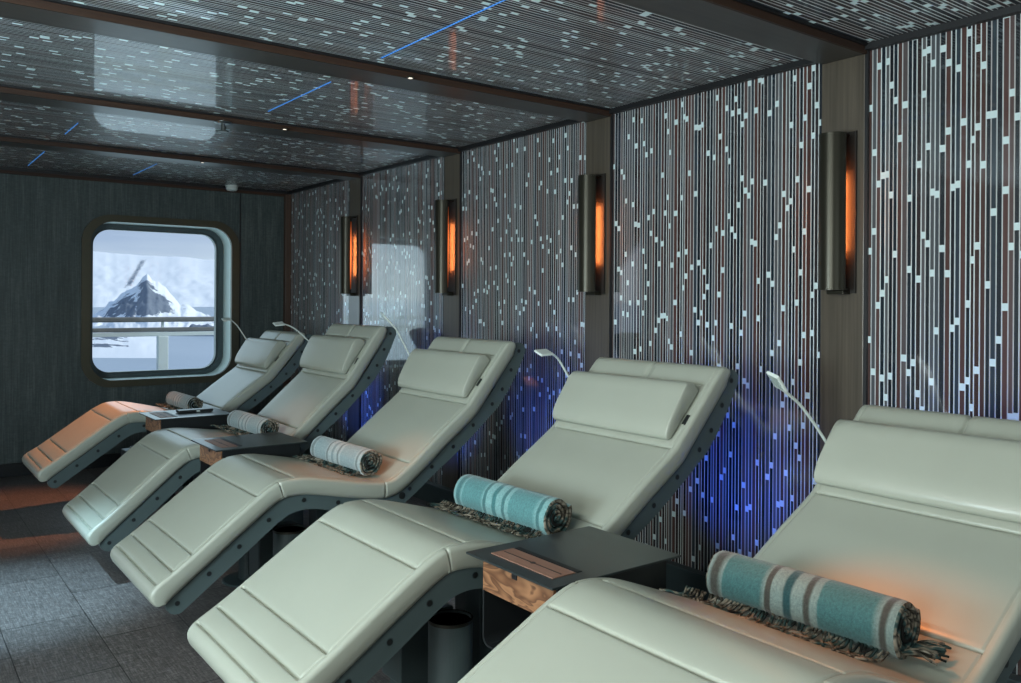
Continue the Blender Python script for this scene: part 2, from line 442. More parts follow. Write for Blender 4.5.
# ------------------------------------------------------------------ wall sconces
SC_LABELS = {2: None}
def sconce(y, label):
    t = thing('wall_sconce', label, 'wall lamp', (WX-.014, y, 1.387), 'bronze sconces on the wooden pillars')
    H = .595; R = .052; cx = -.066
    # curved shade: half a tube facing the room, open to the wall
    bm = bmesh.new(); seg = 28
    prof = []
    for k in range(seg+1):
        a = PI*.47 + PI*1.06*k/seg
        prof.append((cx+R*math.cos(a), R*math.sin(a)))
    inn = []
    for k in range(seg+1):
        a = PI*.47 + PI*1.06*k/seg
        inn.append((cx+(R-.0025)*math.cos(a), (R-.0025)*math.sin(a)))
    poly = prof + inn[::-1]
    A = [bm.verts.new((x, yy, .004)) for x, yy in poly]; B = [bm.verts.new((x, yy, H-.004)) for x, yy in poly]
    n = len(poly)
    for k in range(n):
        f = bm.faces.new((A[k], A[(k+1) % n], B[(k+1) % n], B[k]))
        f.smooth = True
        if k > seg: f.material_index = 1
    # top and bottom caps (half discs) and rims
    obj('shade', bm, None, t, mats=[M['bronze'], M['bronze_dark']])
    for z0, z1 in ((0, .006), (H-.006, H)):
        bm = bmesh.new()
        pl = [(cx+(R+.001)*math.cos(PI*.47+PI*1.06*k/seg), (R+.001)*math.sin(PI*.47+PI*1.06*k/seg)) for k in range(seg+1)]
        pl += [(-.004, -.03), (-.004, .03)]
        a = [bm.verts.new((x, yy, z0)) for x, yy in pl]; b = [bm.verts.new((x, yy, z1)) for x, yy in pl]; n = len(pl)
        for k in range(n): bm.faces.new((a[k], a[(k+1) % n], b[(k+1) % n], b[k]))
        bm.faces.new(a); bm.faces.new(b[::-1])
        obj('end_cap', bm, M['bronze'], t)
    bm = nbox(-.004, 0, -.058, .058, -.012, H+.012, bev=.001)
    box(bm, -.010, 0, -.0605, -.058, -.012, H+.012); box(bm, -.010, 0, .058, .0605, -.012, H+.012)
    obj('back_plate', bm, M['bronze_dark'], t)
    bm = nbox(-.05, -.004, -.035, .035, -.016, -.001, bev=.002)
    obj('bracket', bm, M['bronze'], t)
    bm = lathe(bmesh.new(), [(.017, .035), (.020, .04), (.020, H-.04), (.017, H-.035)], cx+.018, 0, 20)
    obj('lamp_tube', bm, M['amber'], t, smooth=True)
    L = bpy.data.lights.new('sconce_glow', 'AREA'); L.shape = 'RECTANGLE'; L.size = .30; L.size_y = .012; L.energy = 1.4; L.color = (1, .27, .07)
    lo = bpy.data.objects.new('sconce_glow', L); C.objects.link(lo); lo.parent = t; lo.location = (-.026, 0, H/2); lo.rotation_euler = (0, -PI/2, 0)
    return t
for y, lb in ((1.826, 'bronze half-tube sconce on the pillar nearest the camera, largest of the wall lamps'),
              (3.207, 'bronze half-tube sconce on the second pillar from the right'),
              (4.587, 'bronze half-tube sconce on the third pillar from the right, just right of the reflected window'),
              (5.968, 'bronze half-tube sconce on the farthest pillar, left of the reflected window')):
    sconce(y, lb)

# ------------------------------------------------------------------ ceiling fittings
def dl(name, x, y, label):
    t = thing(name, label, 'ceiling light', (x, y, CZ-.035), 'tiny downlights under the beams')
    obj('bezel', lathe(bmesh.new(), [(.014, -.004), (.016, -.001), (.016, .001)], seg=20), M['bronze'], t, smooth=False)
    obj('lens', lathe(bmesh.new(), [(.009, -.005), (.010, -.0035)], seg=16), M['warm_spot'], t)
    L = bpy.data.lights.new('seat_spot', 'SPOT'); L.energy = 22; L.color = (1, .56, .28); L.spot_size = R_(46); L.spot_blend = .8; L.shadow_soft_size = .02
    lo = bpy.data.objects.new('seat_spot', L); C.objects.link(lo); lo.parent = t; lo.location = (0, 0, -.012)
    return lo
def R_(d): return d*PI/180
SPOTS = [dl('ceiling_spotlight', 1.806, 3.1, 'tiny round downlight on the widest beam that spans the middle of the ceiling'),
         dl('ceiling_spotlight', 1.804, 4.46, 'tiny round downlight on the second beam, right of the sprinkler'),
         dl('ceiling_spotlight', 1.80, 5.9, 'tiny round downlight on the beam nearest the window wall'),
         dl('ceiling_spotlight', 1.80, 1.80, 'tiny round downlight on the nearest beam above the right lounger')]
t = thing('sprinkler', 'small chrome fire sprinkler under the second beam', 'sprinkler', (1.483, 4.51, CZ-.035)); t.scale = (1.5, 1.5, 1.3)
obj('rosette', lathe(bmesh.new(), [(.022, -.006), (.03, -.002), (.03, .0)], seg=24), M['bolt_rim'], t)
bm = tube(bmesh.new(), [(0, 0, -.004), (0, 0, -.035)], .006)
lathe(bm, [(.018, -.04), (.02, -.037), (.018, -.035)], seg=16)
tube(bm, [(.004, .006, -.006), (.012, .006, -.02), (.002, 0, -.037)], .002, 6)
obj('nozzle', bm, M['bolt_rim'], t)
t = thing('smoke_detector', 'small white round detector under the ceiling edge of the window wall', 'detector', (2.45, WE-.075, CZ))
obj('detector_base', lathe(bmesh.new(), [(.052, -.012), (.052, 0)], seg=28), M['white_metal'], t)
obj('detector_dome', lathe(bmesh.new(), [(.02, -.048), (.038, -.044), (.048, -.032), (.05, -.0125)], seg=28), M['white_metal'], t, smooth=True)
for i, (x, y0, y1) in enumerate(((1.63, 2.0, 3.03), (1.63, 3.5, 4.25), (1.63, 6.4, 7.1), (.905, 5.2, 5.6), (.905, 6.35, 7.1))):  # blue ceiling streaks drawn as added glowing bars
    lb = ['thin glowing blue streak in the ceiling bay nearest the camera', 'thin glowing blue streak in the ceiling bay between the two middle beams',
          'thin glowing blue streak in the last ceiling bay, the right one by the window wall', 'short thin glowing blue streak left of the sprinkler',
          'thin glowing blue streak in the far left corner of the ceiling by the window wall'][i]
    o = obj('ceiling_streak', nbox(x-.002, x+.002, y0, y1, CZ-.003, CZ+.001), M['blue_streak']); tag(o, lb, 'light strip', 'glowing blue streaks in the ceiling')

# ------------------------------------------------------------------ loungers
# all profile points: (x from room origin, height), measured for the third lounger
TOP = [(.818, .270), (.799, .257), (.780, .272), (.771, .303), (.786, .328), (.850, .372), (.918, .421), (1.035, .510), (1.154, .598), (1.205, .630), (1.245, .645), (1.300, .650),
       (1.36, .647), (1.45, .630), (1.56, .607), (1.66, .590), (1.70, .589), (1.735, .598), (1.812, .651), (1.95, .762), (2.102, .880), (2.128, .912), (2.20, 1.002), (2.290, 1.115), (2.318, 1.146),
       (2.345, 1.153), (2.370, 1.138)]
SEAM_U = {'s0': (.792, .332), 's1': (.850, .372), 's2': (.918, .421), 's3': (1.154, .598), 's4': (1.300, .650), 's5': (1.812, .651), 's6': (2.102, .880), 's8': (2.27, 1.09), 'dk': (1.232, .641), 'ds': (1.694, .589)}
BOLTS = [(.868, .255), (.979, .339), (1.089, .419), (1.201, .501), (1.342, .5575), (1.4866, .528), (1.8155, .541), (1.924, .621), (2.034, .697), (2.139, .783), (2.243, .870), (2.299, .934), (2.349, 1.020), (2.394, 1.106)]
CENTRE = [(.868, .255), (.979, .338), (1.089, .419), (1.18, .488), (1.225, .520), (1.27, .545), (1.33, .557), (1.40, .552), (1.487, .532), (1.60, .505), (1.68, .493), (1.74, .500), (1.8155, .545),
          (1.924, .625), (2.034, .702), (2.139, .786), (2.21, .846), (2.255, .885), (2.305, .950), (2.349, 1.020), (2.394, 1.106)]
HW = .318       # half width of the mattress
PY = .297       # outer face of the side plate

def lounger_frame(x0, tilt, dz0=0):
    ct, st = math.cos(tilt), math.sin(tilt)
    def f(u, z):
        du, dz = u-1.7, z-.485
        return (x0+1.7+du*ct-dz*st, dz0+.485+du*st+dz*ct)
    return f

def mattress_mesh(F):
    path = catmull([(u, 0, z) for u, z in TOP], .012)
    # arc length
    S_ = [0]
    for a, b in zip(path, path[1:]): S_.append(S_[-1]+(b-a).length)
    def s_of(pt):
        k = min(range(len(path)), key=lambda i: (path[i].x-pt[0])**2+(path[i].z-pt[1])**2); return S_[k]
    seams = {k: s_of(v) for k, v in SEAM_U.items()}
    darts = ('dk', 'ds')
    # stations: uniform plus clustered near the seams
    st = set(round(x, 4) for x in [i*.016 for i in range(int(S_[-1]/.016)+1)]+[S_[-1]])
    for s in seams.values():
        st = {x for x in st if abs(x-s) > .014}
        st |= {round(s+d, 4) for d in (-.012, -.008, -.005, -.0028, -.001, .001, .0028, .005, .008, .012)}
    st = sorted(x for x in st if 0 <= x <= S_[-1])
    def at(s):
        i = 0
        lo, hi = 0, len(S_)-1
        while hi-lo > 1:
            m = (lo+hi)//2
            if S_[m] <= s: lo = m
            else: hi = m
        t = (s-S_[lo])/max(1e-9, S_[hi]-S_[lo])
        p = path[lo].lerp(path[hi], t)
        q0 = path[max(lo-1, 0)]; q1 = path[min(hi+1, len(path)-1)]
        tn = (q1-q0).normalized(); return p, Vector((-tn.z, 0, tn.x))
    T = .068; RC = .015
    # cross-section samples: (y, drop from top along normal, seam-able flag)
    cs = []
    flat = [0, .0022, .005, .009, .03, .07, .11, .15, .19, .23, .26, .278, .288, .2935, .2955, .2975, .3005, HW-RC]
    half = [(y, 0) for y in flat]
    for k in range(1, 7):
        a = PI/2*k/6; half.append((HW-RC+RC*math.sin(a), RC-RC*math.cos(a)))
    half += [(HW+.001, RC+.018), (HW-.002, T-.012), (HW-.010, T), (HW-.03, T+.004)]
    cs = [(-y, d) for y, d in half[::-1]] + half[1:]
    bm = bmesh.new(); rows = []
    sg = sorted(v for k, v in seams.items() if k not in darts)
    sa = s_of((.900, .408)); sb = S_[-1]-.075
    pa, na = at(sa); PA = pa-na*T; pb_, nb = at(sb); PB = pb_-nb*T
    Q0 = Vector((.824, 0, .264)); Q1 = Vector((2.364, 0, 1.126))
    s6 = seams['s6']; spb = s6+.06; s8 = seams['s8']
    for s in st:
        p, nrm = at(s)
        row = []
        # puff between seams
        prevs = max([x for x in sg if x <= s], default=None); nxt = min([x for x in sg if x > s], default=None)
        for y, d in cs:
            y0_ = y
            ay = abs(y); h = 0
            if d == 0:
                # gentle crown + pillow between seams
                edge = min(1, max(0, (.296-ay)/.05))
                if prevs is not None and nxt is not None and nxt-prevs > .03:
                    tt = (s-prevs)/(nxt-prevs); h += .004*math.sin(PI*tt)**.6*edge**.6
                for nm, q in seams.items():
                    dd = abs(s-q)
                    lim = .296
                    if nm == 's8': ok = .02 < ay < .27
                    else: ok = ay < lim
                    if nm in ('dk', 'ds'): ok = ay > .298
                    if ok and dd < .0125: h -= (.0022*max(0, 1-dd/.0125) + (.0105 if dd < .0015 else .006 if dd < .003 else 0)) * (.5 if nm in ('dk', 'ds') else 1)
                # lengthwise edge stitching groove
                if .294 < ay < .297 and s > seams['s1']: h -= .004
                if ay > .297: h -= .001
                # centre split of the head pads
                if s > spb and ay < .009: h -= .009*(1-ay/.009)
            q = p + nrm*(h-d)
            if d > 0:
                # darts in the side band at knee and seat
                for nm in ('dk', 'ds'):
                    dd = abs(s-seams[nm])
                    if dd < .003 and d < T: y = math.copysign(ay-(.005 if dd < .0015 else .003), y)
            # keep the inner (lower) edge from crossing over at the rounded ends
            if d > 0 and (s < sa or s > sb):
                k = d/T
                qb = Q0.lerp(PA, s/sa) if s < sa else PB.lerp(Q1, (s-sb)/(S_[-1]-sb))
                q = p.lerp(qb, k)
            u, z = F(q.x, q.z)
            row.append(bm.verts.new((u, y, z)))
        rows.append(row)
    n = len(cs)
    for A, B in zip(rows, rows[1:]):
        for k in range(n-1): bm.faces.new((A[k], A[k+1], B[k+1], B[k]))
        bm.faces.new((A[n-1], A[0], B[0], B[n-1]))
    bm.faces.new(rows[0]); bm.faces.new(rows[-1][::-1])
    return bm

def side_panel(F, y0, y1):
    c = [Vector((u, 0, z)) for u, z in CENTRE]
    P = catmull(c, .02); hw = .038
    L, R = [], []
    for i, p in enumerate(P):
        t = (P[min(i+1, len(P)-1)]-P[max(i-1, 0)]).normalized(); nr = Vector((-t.z, 0, t.x))
        L.append(p+nr*hw); R.append(p-nr*hw)
    def cap(p, frm, sign):
        a0 = math.atan2(frm.z-p.z, frm.x-p.x)
        return [Vector((p.x+hw*1.04*math.cos(a0+sign*PI*k/10), 0, p.z+hw*1.04*math.sin(a0+sign*PI*k/10))) for k in range(1, 10)]
    poly = L + cap(P[-1], L[-1], -1) + R[::-1] + cap(P[0], R[0], -1)
    pts = [F(p.x, p.z) for p in poly]
    bm = bmesh.new(); n = len(P)
    V = {}
    for yi, y in enumerate((y0, y1)):
        V[yi] = [bm.verts.new((x, y, z)) for x, z in pts]
    m = len(pts)
    for k in range(m): bm.faces.new((V[0][k], V[0][(k+1) % m], V[1][(k+1) % m], V[1][k]))
    for yi in (0, 1):
        v = V[yi]
        for k in range(n-1): bm.faces.new((v[k], v[k+1], v[m-1-9-(k+1)], v[m-1-9-k]))
        bm.faces.new([v[n-1]]+v[n:n+9]+[v[n+9]])
        bm.faces.new([v[m-1-9]]+v[m-9:m]+[v[0]])
    return bm

def pillow_mesh(F, y0, y1, drop=0):
    tn, nn = Vector((.626, 0, .780)), Vector((-.775, 0, .633)); b0 = Vector((2.122, 0, .903))
    ring_ = [((b0+tn*a+nn*b).x, (b0+tn*a+nn*b).z) for a, b in ((0, .006), (-.012, .016), (-.004, .034), (.03, .050), (.08, .060), (.13, .067), (.165, .071), (.190, .066), (.205, .048), (.210, .026), (.205, .008), (.19, .006), (.12, .006), (.06, .006))]
    P = [Vector((u-drop*.6, 0, z-drop)) for u, z in ring_]
    P = catmull(P+[P[0]], .012)[:-1]
    cen = b0+tn*.1+nn*.035+Vector((-drop*.6, 0, -drop))
    bm = bmesh.new(); rows = []
    for y, k in ((y0-.004, .80), (y0-.001, .93), (y0, .965), (y0+.002, .985), (y0+.005, 1.0), (y0+.007, .988), (y0+.010, 1.0), ((y0+y1)/2-.1, 1.008), ((y0+y1)/2+.1, 1.008), (y1-.010, 1), (y1-.007, .988), (y1-.005, 1), (y1-.002, .985), (y1, .965), (y1+.001, .93), (y1+.004, .8)):
        rows.append([bm.verts.new((lambda q: (q[0], y, q[1]))(F(*((cen+(p-cen)*k).xz)))) for p in P])
    n = len(P)
    for A, B in zip(rows, rows[1:]):
        for j in range(n): bm.faces.new((A[j], A[(j+1) % n], B[(j+1) % n], B[j]))
    bm.faces.new(rows[0]); bm.faces.new(rows[-1][::-1])
    return bm

def lounger(x0, y, tilt, label, lamp, pdrop=0, dz0=0):
    t = thing('lounger', label, 'lounger', (0, y, 0), 'sage leather loungers in a row along the striped wall')
    F = lounger_frame(x0, tilt, dz0)
    obj('mattress', mattress_mesh(F), M['leather'], t, smooth=True)
    obj('pillow', pillow_mesh(F, -.280, .305, pdrop), M['leather'], t, smooth=True)
    for s in (-1, 1):
        sp = obj('side_panel', side_panel(F, s*PY, s*(PY-.028)), M['panel'], t)
        for (u, z) in BOLTS:
            X, Z = F(u, z); bm = bmesh.new()
            tube(bm, [(X, s*(PY-.002), Z), (X, s*(PY+.0015), Z)], .0098, 16)
            tube(bm, [(X, s*(PY+.001), Z), (X, s*(PY+.0022), Z)], .0080, 16)
            for f in bm.faces:
                if abs(f.calc_center_median().y) > PY+.00155: f.material_index = 1
            obj('bolt', bm, None, sp, mats=[M['panel_dark'], M['bolt']])
        X, Z = F(1.779, .516); bm = tube(bmesh.new(), [(X, s*(PY-.002), Z), (X, s*(PY+.002), Z)], .015, 20)
        obj('pivot', bm, M['bolt'], sp)
    # slatted underside carried between the plates
    bm = bmesh.new()
    for a, b in zip(CENTRE[1:-1], CENTRE[2:]):
        a2, b2 = F(a[0], a[1]), F(b[0], b[1])
        v = [bm.verts.new((px, yy, pz)) for (px, pz, yy) in ((a2[0], a2[1]-.005, -PY+.028), (b2[0], b2[1]-.005, -PY+.028), (b2[0], b2[1]-.005, PY-.028), (a2[0], a2[1]-.005, PY-.028))]
        w = [bm.verts.new((q.co.x, q.co.y, q.co.z+.02)) for q in v]
        bm.faces.new(v); bm.faces.new(w[::-1])
        for k in range(4): bm.faces.new((v[k], w[k], w[(k+1) % 4], v[(k+1) % 4]))
    obj('under_tray', bm, M['panel_dark'], t)
    # floor stand
    zt = F(1.55, .505)[1]-.02
    obj('front_column', lathe(bmesh.new(), [(.070, 0), (.070, .008), (.066, .010), (.066, .395), (.062, .395), (.060, .30)], 1.372+x0*0, -.085, 40), M['panel'], t, smooth=False)
    obj('column_rim', lathe(bmesh.new(), [(.0675, .388), (.0675, .397), (.0625, .397), (.0625, .388)], 1.372, -.085, 40), M['bronze'], t)
    obj('post', nbox(1.51, 1.57, -.04, .04, 0, F(1.54, .505)[1], bev=.003), M['panel_dark'], t)
    bm = nbox(1.60, 1.86, -.24, .24, .03, F(1.7, .45)[1]-.02, bev=.006)
    obj('pedestal', bm, M['panel_dark'], t)
    bm = nbox(1.32, 1.52, .12, .24, .13, .34, bev=.006); box(bm, 1.34, 1.62, .14, .22, 0, .13)
    obj('drive_box', bm, M['panel'], t)
    # black pull tab beside the pillow
    a = F(2.168, .946); b = F(2.192, .977)
    bm = bmesh.new()
    v = [bm.verts.new((a[0], -HW+.020, a[1]+.004)), bm.verts.new((b[0], -HW+.020, b[1]+.004)), bm.verts.new((b[0], -HW+.034, b[1]+.005)), bm.verts.new((a[0], -HW+.034, a[1]+.005))]
    w = [bm.verts.new(q.co+Vector((-.006, 0, .006))) for q in v]
    bm.faces.new(v); bm.faces.new(w[::-1])
    for k in range(4): bm.faces.new((v[k], w[k], w[(k+1) % 4], v[(k+1) % 4]))
    obj('pull_tab', bm, M['black'], t)
    # goose-neck reading lamp on the far side of the pillow
    (hx, hz), (bx, bz), tiltx = lamp
    base = Vector((bx+(bx-hx)*.45, .318, bz-(hz-bz)*.75))
    p1 = Vector((bx, .312, bz)); h = Vector((hx, .30, hz))
    mid = p1.lerp(h, .62)+Vector((.002, 0, .014))
    d = (h-mid).normalized()
    pts = catmull([base, base.lerp(p1, .5)+Vector((.01, 0, 0)), p1, p1.lerp(mid, .5)+Vector((-.004, 0, .008)), mid, h], .02)
    st = obj('lamp_stem', tube(bmesh.new(), pts, .0042, 8), M['white_metal'], t, smooth=True)
    obj('lamp_socket', lathe(bmesh.new(), [(.011, base.z-.03), (.011, base.z+.012), (.006, base.z+.02)], base.x, base.y, 16), M['white_metal'], st)
    # head: thin flat rounded plate facing down towards the pillow
    Mx = Matrix.Translation(h) @ Matrix.Rotation(tiltx, 4, 'Y') @ Matrix.Rotation(.35, 4, 'X')
    bm = nbox(-.056, .004, -.024, .024, -.0045, .0045, bev=.003); bm.transform(Mx)
    hd = obj('lamp_head', bm, M['white_metal'], st)
    bm = bmesh.new()
    for i in range(4):
        for j in range(5): box(bm, -.050+i*.012, -.050+i*.012+.008, -.019+j*.0078, -.019+j*.0078+.0055, -.0065, -.0040)
    bm.transform(Mx); obj('led_lens', bm, M['led_grid'], st)
    return t

LP = {1: ((2.063, 1.196), (2.196, 1.034), -.1), 2: ((1.955, 1.196), (2.114, 1.094), -.1), 3: ((2.041, 1.235), (2.156, 1.078), .75), 4: ((2.066, 1.143), (2.173, 1.046), -.05), 5: ((1.966, 1.105), (2.192, .943), .8)}
POSE = {1: (-.011, 5.797, -.039), 2: (-.004, 4.538, .063), 3: (0, 3.398, 0), 4: (-.036, 2.1855, -.070), 5: (-.037, 1.081, -.177)}
LAB = {1: 'sage leather reclining lounger at the far end, directly beneath the window',
       2: 'sage leather lounger second from the window, its towel partly behind a side table',
       3: 'sage leather lounger in the middle of the row, light-paled towel on its seat',
       4: 'sage leather reclining lounger with a brightly lit teal rolled towel, side table at its right knee',
       5: 'sage leather reclining lounger nearest the camera, cut off at the right edge of the photo'}
for k in (1, 2, 3, 4, 5):
    lounger(POSE[k][0], POSE[k][1], POSE[k][2], LAB[k], LP[k], 0, {1: -.015, 4: .007}.get(k, 0))

# ------------------------------------------------------------------ rolled towels
def towel(x, y, z, L, R, mat, label, yaw=0, tassel=False, seed=0):
    rnd = random.Random(seed)
    t = thing('rolled_towel', label, 'towel', (x, y, z), 'striped towels rolled up on the seats')
    t.rotation_euler = (0, 0, yaw)
    # spiral sheet, thick, with layered ends
    turns = 3.4; th = R/(turns+.9); n = 150
    bm = bmesh.new()
    inner_r = th*.35
    def rad(a): return inner_r + th*a/(2*PI)
    amax = (R-th*.5-inner_r)/th*2*PI
    rows = []
    ys = [-L/2, -L/2+.004, -L/2+.012, -L/2+.03] + [-L/2+L*k/16 for k in range(2, 15)] + [L/2-.03, L/2-.012, L/2-.004, L/2]
    def pt(a, off, y, j):
        r = rad(a)+off
        sq = 1+.05*math.sin(2*a*1.0+.6) + .035*noise.noise(Vector((math.cos(a)*2, y*9, math.sin(a)*2+seed)))
        zz = r*sq*math.sin(a+3.9)
        xx = r*sq*math.cos(a+3.9)
        zz = max(zz, -R*.93)
        return Vector((xx, y, zz))
    for j, y in enumerate(ys):
        e = min(abs(y+L/2), abs(L/2-y)); pin = .5*th*(.42 if e < .001 else .72 if e < .006 else .9 if e < .02 else .97)
        row = []
        for k in range(n+1):
            a = amax*k/n; row.append((pt(a, pin, y, j), pt(a, -pin, y, j)))
        rows.append(row)
    V = [[(bm.verts.new(a), bm.verts.new(b)) for a, b in r] for r in rows]
    for A, B in zip(V, V[1:]):
        for k in range(n):
            bm.faces.new((A[k][0], A[k+1][0], B[k+1][0], B[k][0])); f = bm.faces.new((A[k][1], B[k][1], B[k+1][1], A[k+1][1])); f.material_index = 1
        bm.faces.new((A[n][0], A[n][1], B[n][1], B[n][0])); bm.faces.new((A[0][0], B[0][0], B[0][1], A[0][1]))
    for r in (V[0], V[-1]):
        for k in range(n):
            f = bm.faces.new((r[k][0], r[k][1], r[k+1][1], r[k+1][0])); f.material_index = 1
    for f in bm.faces:
        c = f.calc_center_median()
        if L/2-abs(c.y) < .005: f.material_index = 1
    o = obj('towel_roll', bm, None, t, mats=[mat, M['towel_end']], smooth=True)
    # knotted fringe lying along the foot of the roll
    bm = bmesh.new(); nf = 58
    for k in range(nf):
        yy = -L/2+.02+(L+.05)*k/nf + rnd.uniform(-.004, .004)
        ln = rnd.uniform(.035, .06); sw = rnd.uniform(-.03, .045)
        p0 = Vector((-R*.70, yy, -R*.60)); p1 = Vector((-R*.98, yy+sw*.3, -R*.86+rnd.uniform(0, .006)))
        p2 = Vector((-R*.98-ln*.5, yy+sw*.8, -R*.90+ln*.10+rnd.uniform(0, .010))); p3 = Vector((-R*.98-ln*.75, yy+sw*1.4, -R*.86+ln*.15))
        tube(bm, catmull([p0, p1, p2, p3], .012), .0032, 5)
    if tassel:
        for k in range(26):
            a = rnd.uniform(-.5, .9); ln = rnd.uniform(.05, .085)
            p0 = Vector((rnd.uniform(-.02, .05), -L/2+.01, -R*.80+rnd.uniform(0, .01)))
            d = Vector((math.sin(a)*.9+.25, -1, .06)).normalized()
            p1 = p0+d*ln*.5+Vector((rnd.uniform(-.008, .008), 0, rnd.uniform(0, .012))); p2 = p0+d*ln+Vector((0, 0, rnd.uniform(-.004, .006)))
            tube(bm, catmull([p0, p1, p2], .012), .0026, 5)
    obj('fringe', bm, M['fringe'], t, smooth=True)
    return t
towel(1.665, 1.105, .676, .46, .066, M['towel_dim'], 'dimly lit teal striped towel roll with loose tassels on the nearest lounger', .05, True, 1)
towel(1.650, 2.185, .682, .47, .067, M['towel_teal'], 'brightly lit teal striped towel roll behind the walnut-fronted side table', .04, False, 2)
towel(1.655, 3.395, .660, .47, .062, M['towel_paled'], 'light-paled striped towel roll on the middle lounger', .03, False, 3)
towel(1.655, 4.53, .660, .48, .060, M['towel_paled'], 'light-paled striped towel roll lying just behind the middle side table', .03, False, 4)
towel(1.655, 5.80, .657, .46, .058, M['towel_paled'], 'small light-paled towel roll on the farthest lounger by the window', .03, False, 5)

# ------------------------------------------------------------------ side tables
def side_table(x0, x1, y0, y1, label, zt=.663):
    cx, cy = (x0+x1)/2, (y0+y1)/2
    t = thing('side_table', label, 'side table', (cx, cy, 0), 'side tables between the loungers')
    hx, hy = (x1-x0)/2, (y1-y0)/2
    # top plate with an inlay recess
    bm = nbox(-hx, hx, -hy, hy, zt-.006, zt, bev=.0015)
    obj('table_top', bm, M['table_top'], t)
    ix0 = -hx+.045
    bm = nbox(ix0, ix0+.034, -.125, .125, zt-.002, zt+.0018); box(bm, ix0+.037, ix0+.072, -.125, .125, zt-.002, zt+.0018)
    box(bm, ix0+.033, ix0+.038, -.125, -.115, zt-.002, zt+.0018); box(bm, ix0+.033, ix0+.038, .115, .125, zt-.002, zt+.0018)
    obj('wood_inlay', bm, M['inlay'], t)
    bm = nbox(ix0+.0335, ix0+.0375, -.115, .115, zt-.001, zt+.0022)
    tube(bm, [(ix0+.0355, -.005, zt), (ix0+.0355, -.005, zt+.0025)], .007, 14)
    obj('inlay_slot', bm, M['trim_black'], t)
    obj('tablet_slot', nbox(ix0+.078, ix0+.094, -.125, .125, zt-.001, zt+.0012), M['trim_black'], t)
    # body: bent sheet metal, open under the drawer
    zb = zt-.245; iy = hy-.028; ix = -hx+.038
    bm = bmesh.new()
    for s in (-1, 1): box(bm, ix, hx-.03, s*iy-.003, s*iy+.003, zb+.025, zt-.006)
    box(bm, ix, hx-.03, -iy+.022, iy-.022, zb, zb+.005)
    for s in (-1, 1):
        for k in range(5):
            a0, a1 = PI/2*k/5, PI/2*(k+1)/5
            c = (s*(iy-.022), zb+.025); r0, r1 = .025, .019
            q = [(c[0]+s*r*math.sin(a), c[1]-r*math.cos(a)) for r, a in ((r0, a0), (r0, a1), (r1, a1), (r1, a0))]
            v = [bm.verts.new((ix, yy, zz)) for yy, zz in q]; w = [bm.verts.new((hx-.03, yy, zz)) for yy, zz in q]
            bm.faces.new(v); bm.faces.new(w[::-1])
            for m in range(4): bm.faces.new((v[m], w[m], w[(m+1) % 4], v[(m+1) % 4]))
    box(bm, hx-.036, hx-.03, -iy+.004, iy-.004, zb+.02, zt-.006)
    obj('body', bm, M['black'], t)
    dr = obj('drawer', nbox(ix+.004, hx-.045, -iy+.006, iy-.006, zt-.095, zt-.010, bev=.002), M['black'], t)
    obj('drawer_front', nbox(ix-.006, ix+.003, -iy+.006, iy-.006, zt-.097, zt-.010, bev=.001), M['walnut'], dr)
    bm = bmesh.new()
    tube(bm, [(ix-.008, .006, zt-.012), (ix-.005, .006, zt-.012)], .011, 16)
    box(bm, ix-.009, ix-.005, -.004, .016, zt-.034, zt-.014, bev=.001)
    obj('finger_pull', bm, M['trim_black'], dr)
    obj('column', lathe(bmesh.new(), [(.045, .010), (.045, zb+.001)], 0, 0, 32), M['panel_dark'], t)
    obj('foot', lathe(bmesh.new(), [(.12, 0), (.12, .007), (.112, .010)], 0, 0, 36), M['panel_dark'], t)
    return t
side_table(1.250, 1.690, 1.487, 1.842, 'black side table with walnut drawer front beside the nearest lounger', .675)
side_table(1.22, 1.655, 3.78, 4.15, 'middle side table, black with a wooden front, behind the middle lounger\'s knee')
side_table(1.26, 1.70, 4.95, 5.32, 'farthest side table, with a black tablet lying on it')
t = thing('tablet', 'thick black tablet lying on the farthest side table', 'tablet', (1.54, 5.165, .6635))
obj('case', nbox(-.10, .10, -.035, .035, .0015, .016, bev=.003), M['black'], t)
obj('glint', nbox(.0, .02, -.0375, -.034, .004, .012, bev=.001), M['white_metal'], t)  # white chip painted in for the highlight on the case edge

# ------------------------------------------------------------------ outside: deck rail, sea, snow and mountains
t = thing('deck_railing', 'white ship railing with grey top rail outside the window', 'railing', (0, 8.9, 0))
obj('top_rail', nbox(-2.5, 7, -.035, .035, 1.108, 1.158, bev=.012), M['rail_wood'], t)
obj('mid_rail', nbox(-2.5, 7, -.03, .03, 1.012, 1.052, bev=.008), M['rail_wood'], t)
obj('lower_rail', nbox(-2.5, 7, -.025, .025, .965, 1.008, bev=.006), M['rail_white'], t)
for x in (-1.6, .35, 2.33, 4.3, 6.2):
    obj('rail_post', nbox(x-.052, x+.052, -.03, .03, 0, .966, bev=.008), M['rail_white'], t)
    obj('rail_bracket', nbox(x-.012, x+.012, -.012, .012, 1.0, 1.11), M['rail_white'], t)
SEA = -13.0
bm = nbox(-3, 8, WE+.31, 9.1, -.14, -.02)
struct('deck', bm, M['deck'])
def sea_mat():
    m, nt, p = new_mat('cold grey sea'); g = N(nt)
    n = g.noise(g.map(g.geo(), (.02, .006, 1)), 1, 4)
    g.l(g.ramp(n, [(.3, (.30, .38, .46)), (.7, (.44, .51, .58))]), p.inputs['Base Color'])
    p.inputs['Roughness'].default_value = .35
    return m
bm = bmesh.new(); v = [bm.verts.new(q) for q in ((-9000, 15, SEA), (9000, 15, SEA), (9000, 16000, SEA), (-9000, 16000, SEA))]; bm.faces.new(v)
o = struct('sea', bm, sea_mat()); o['kind'] = 'stuff'; tag(o, 'calm grey sea outside the window', 'sea')

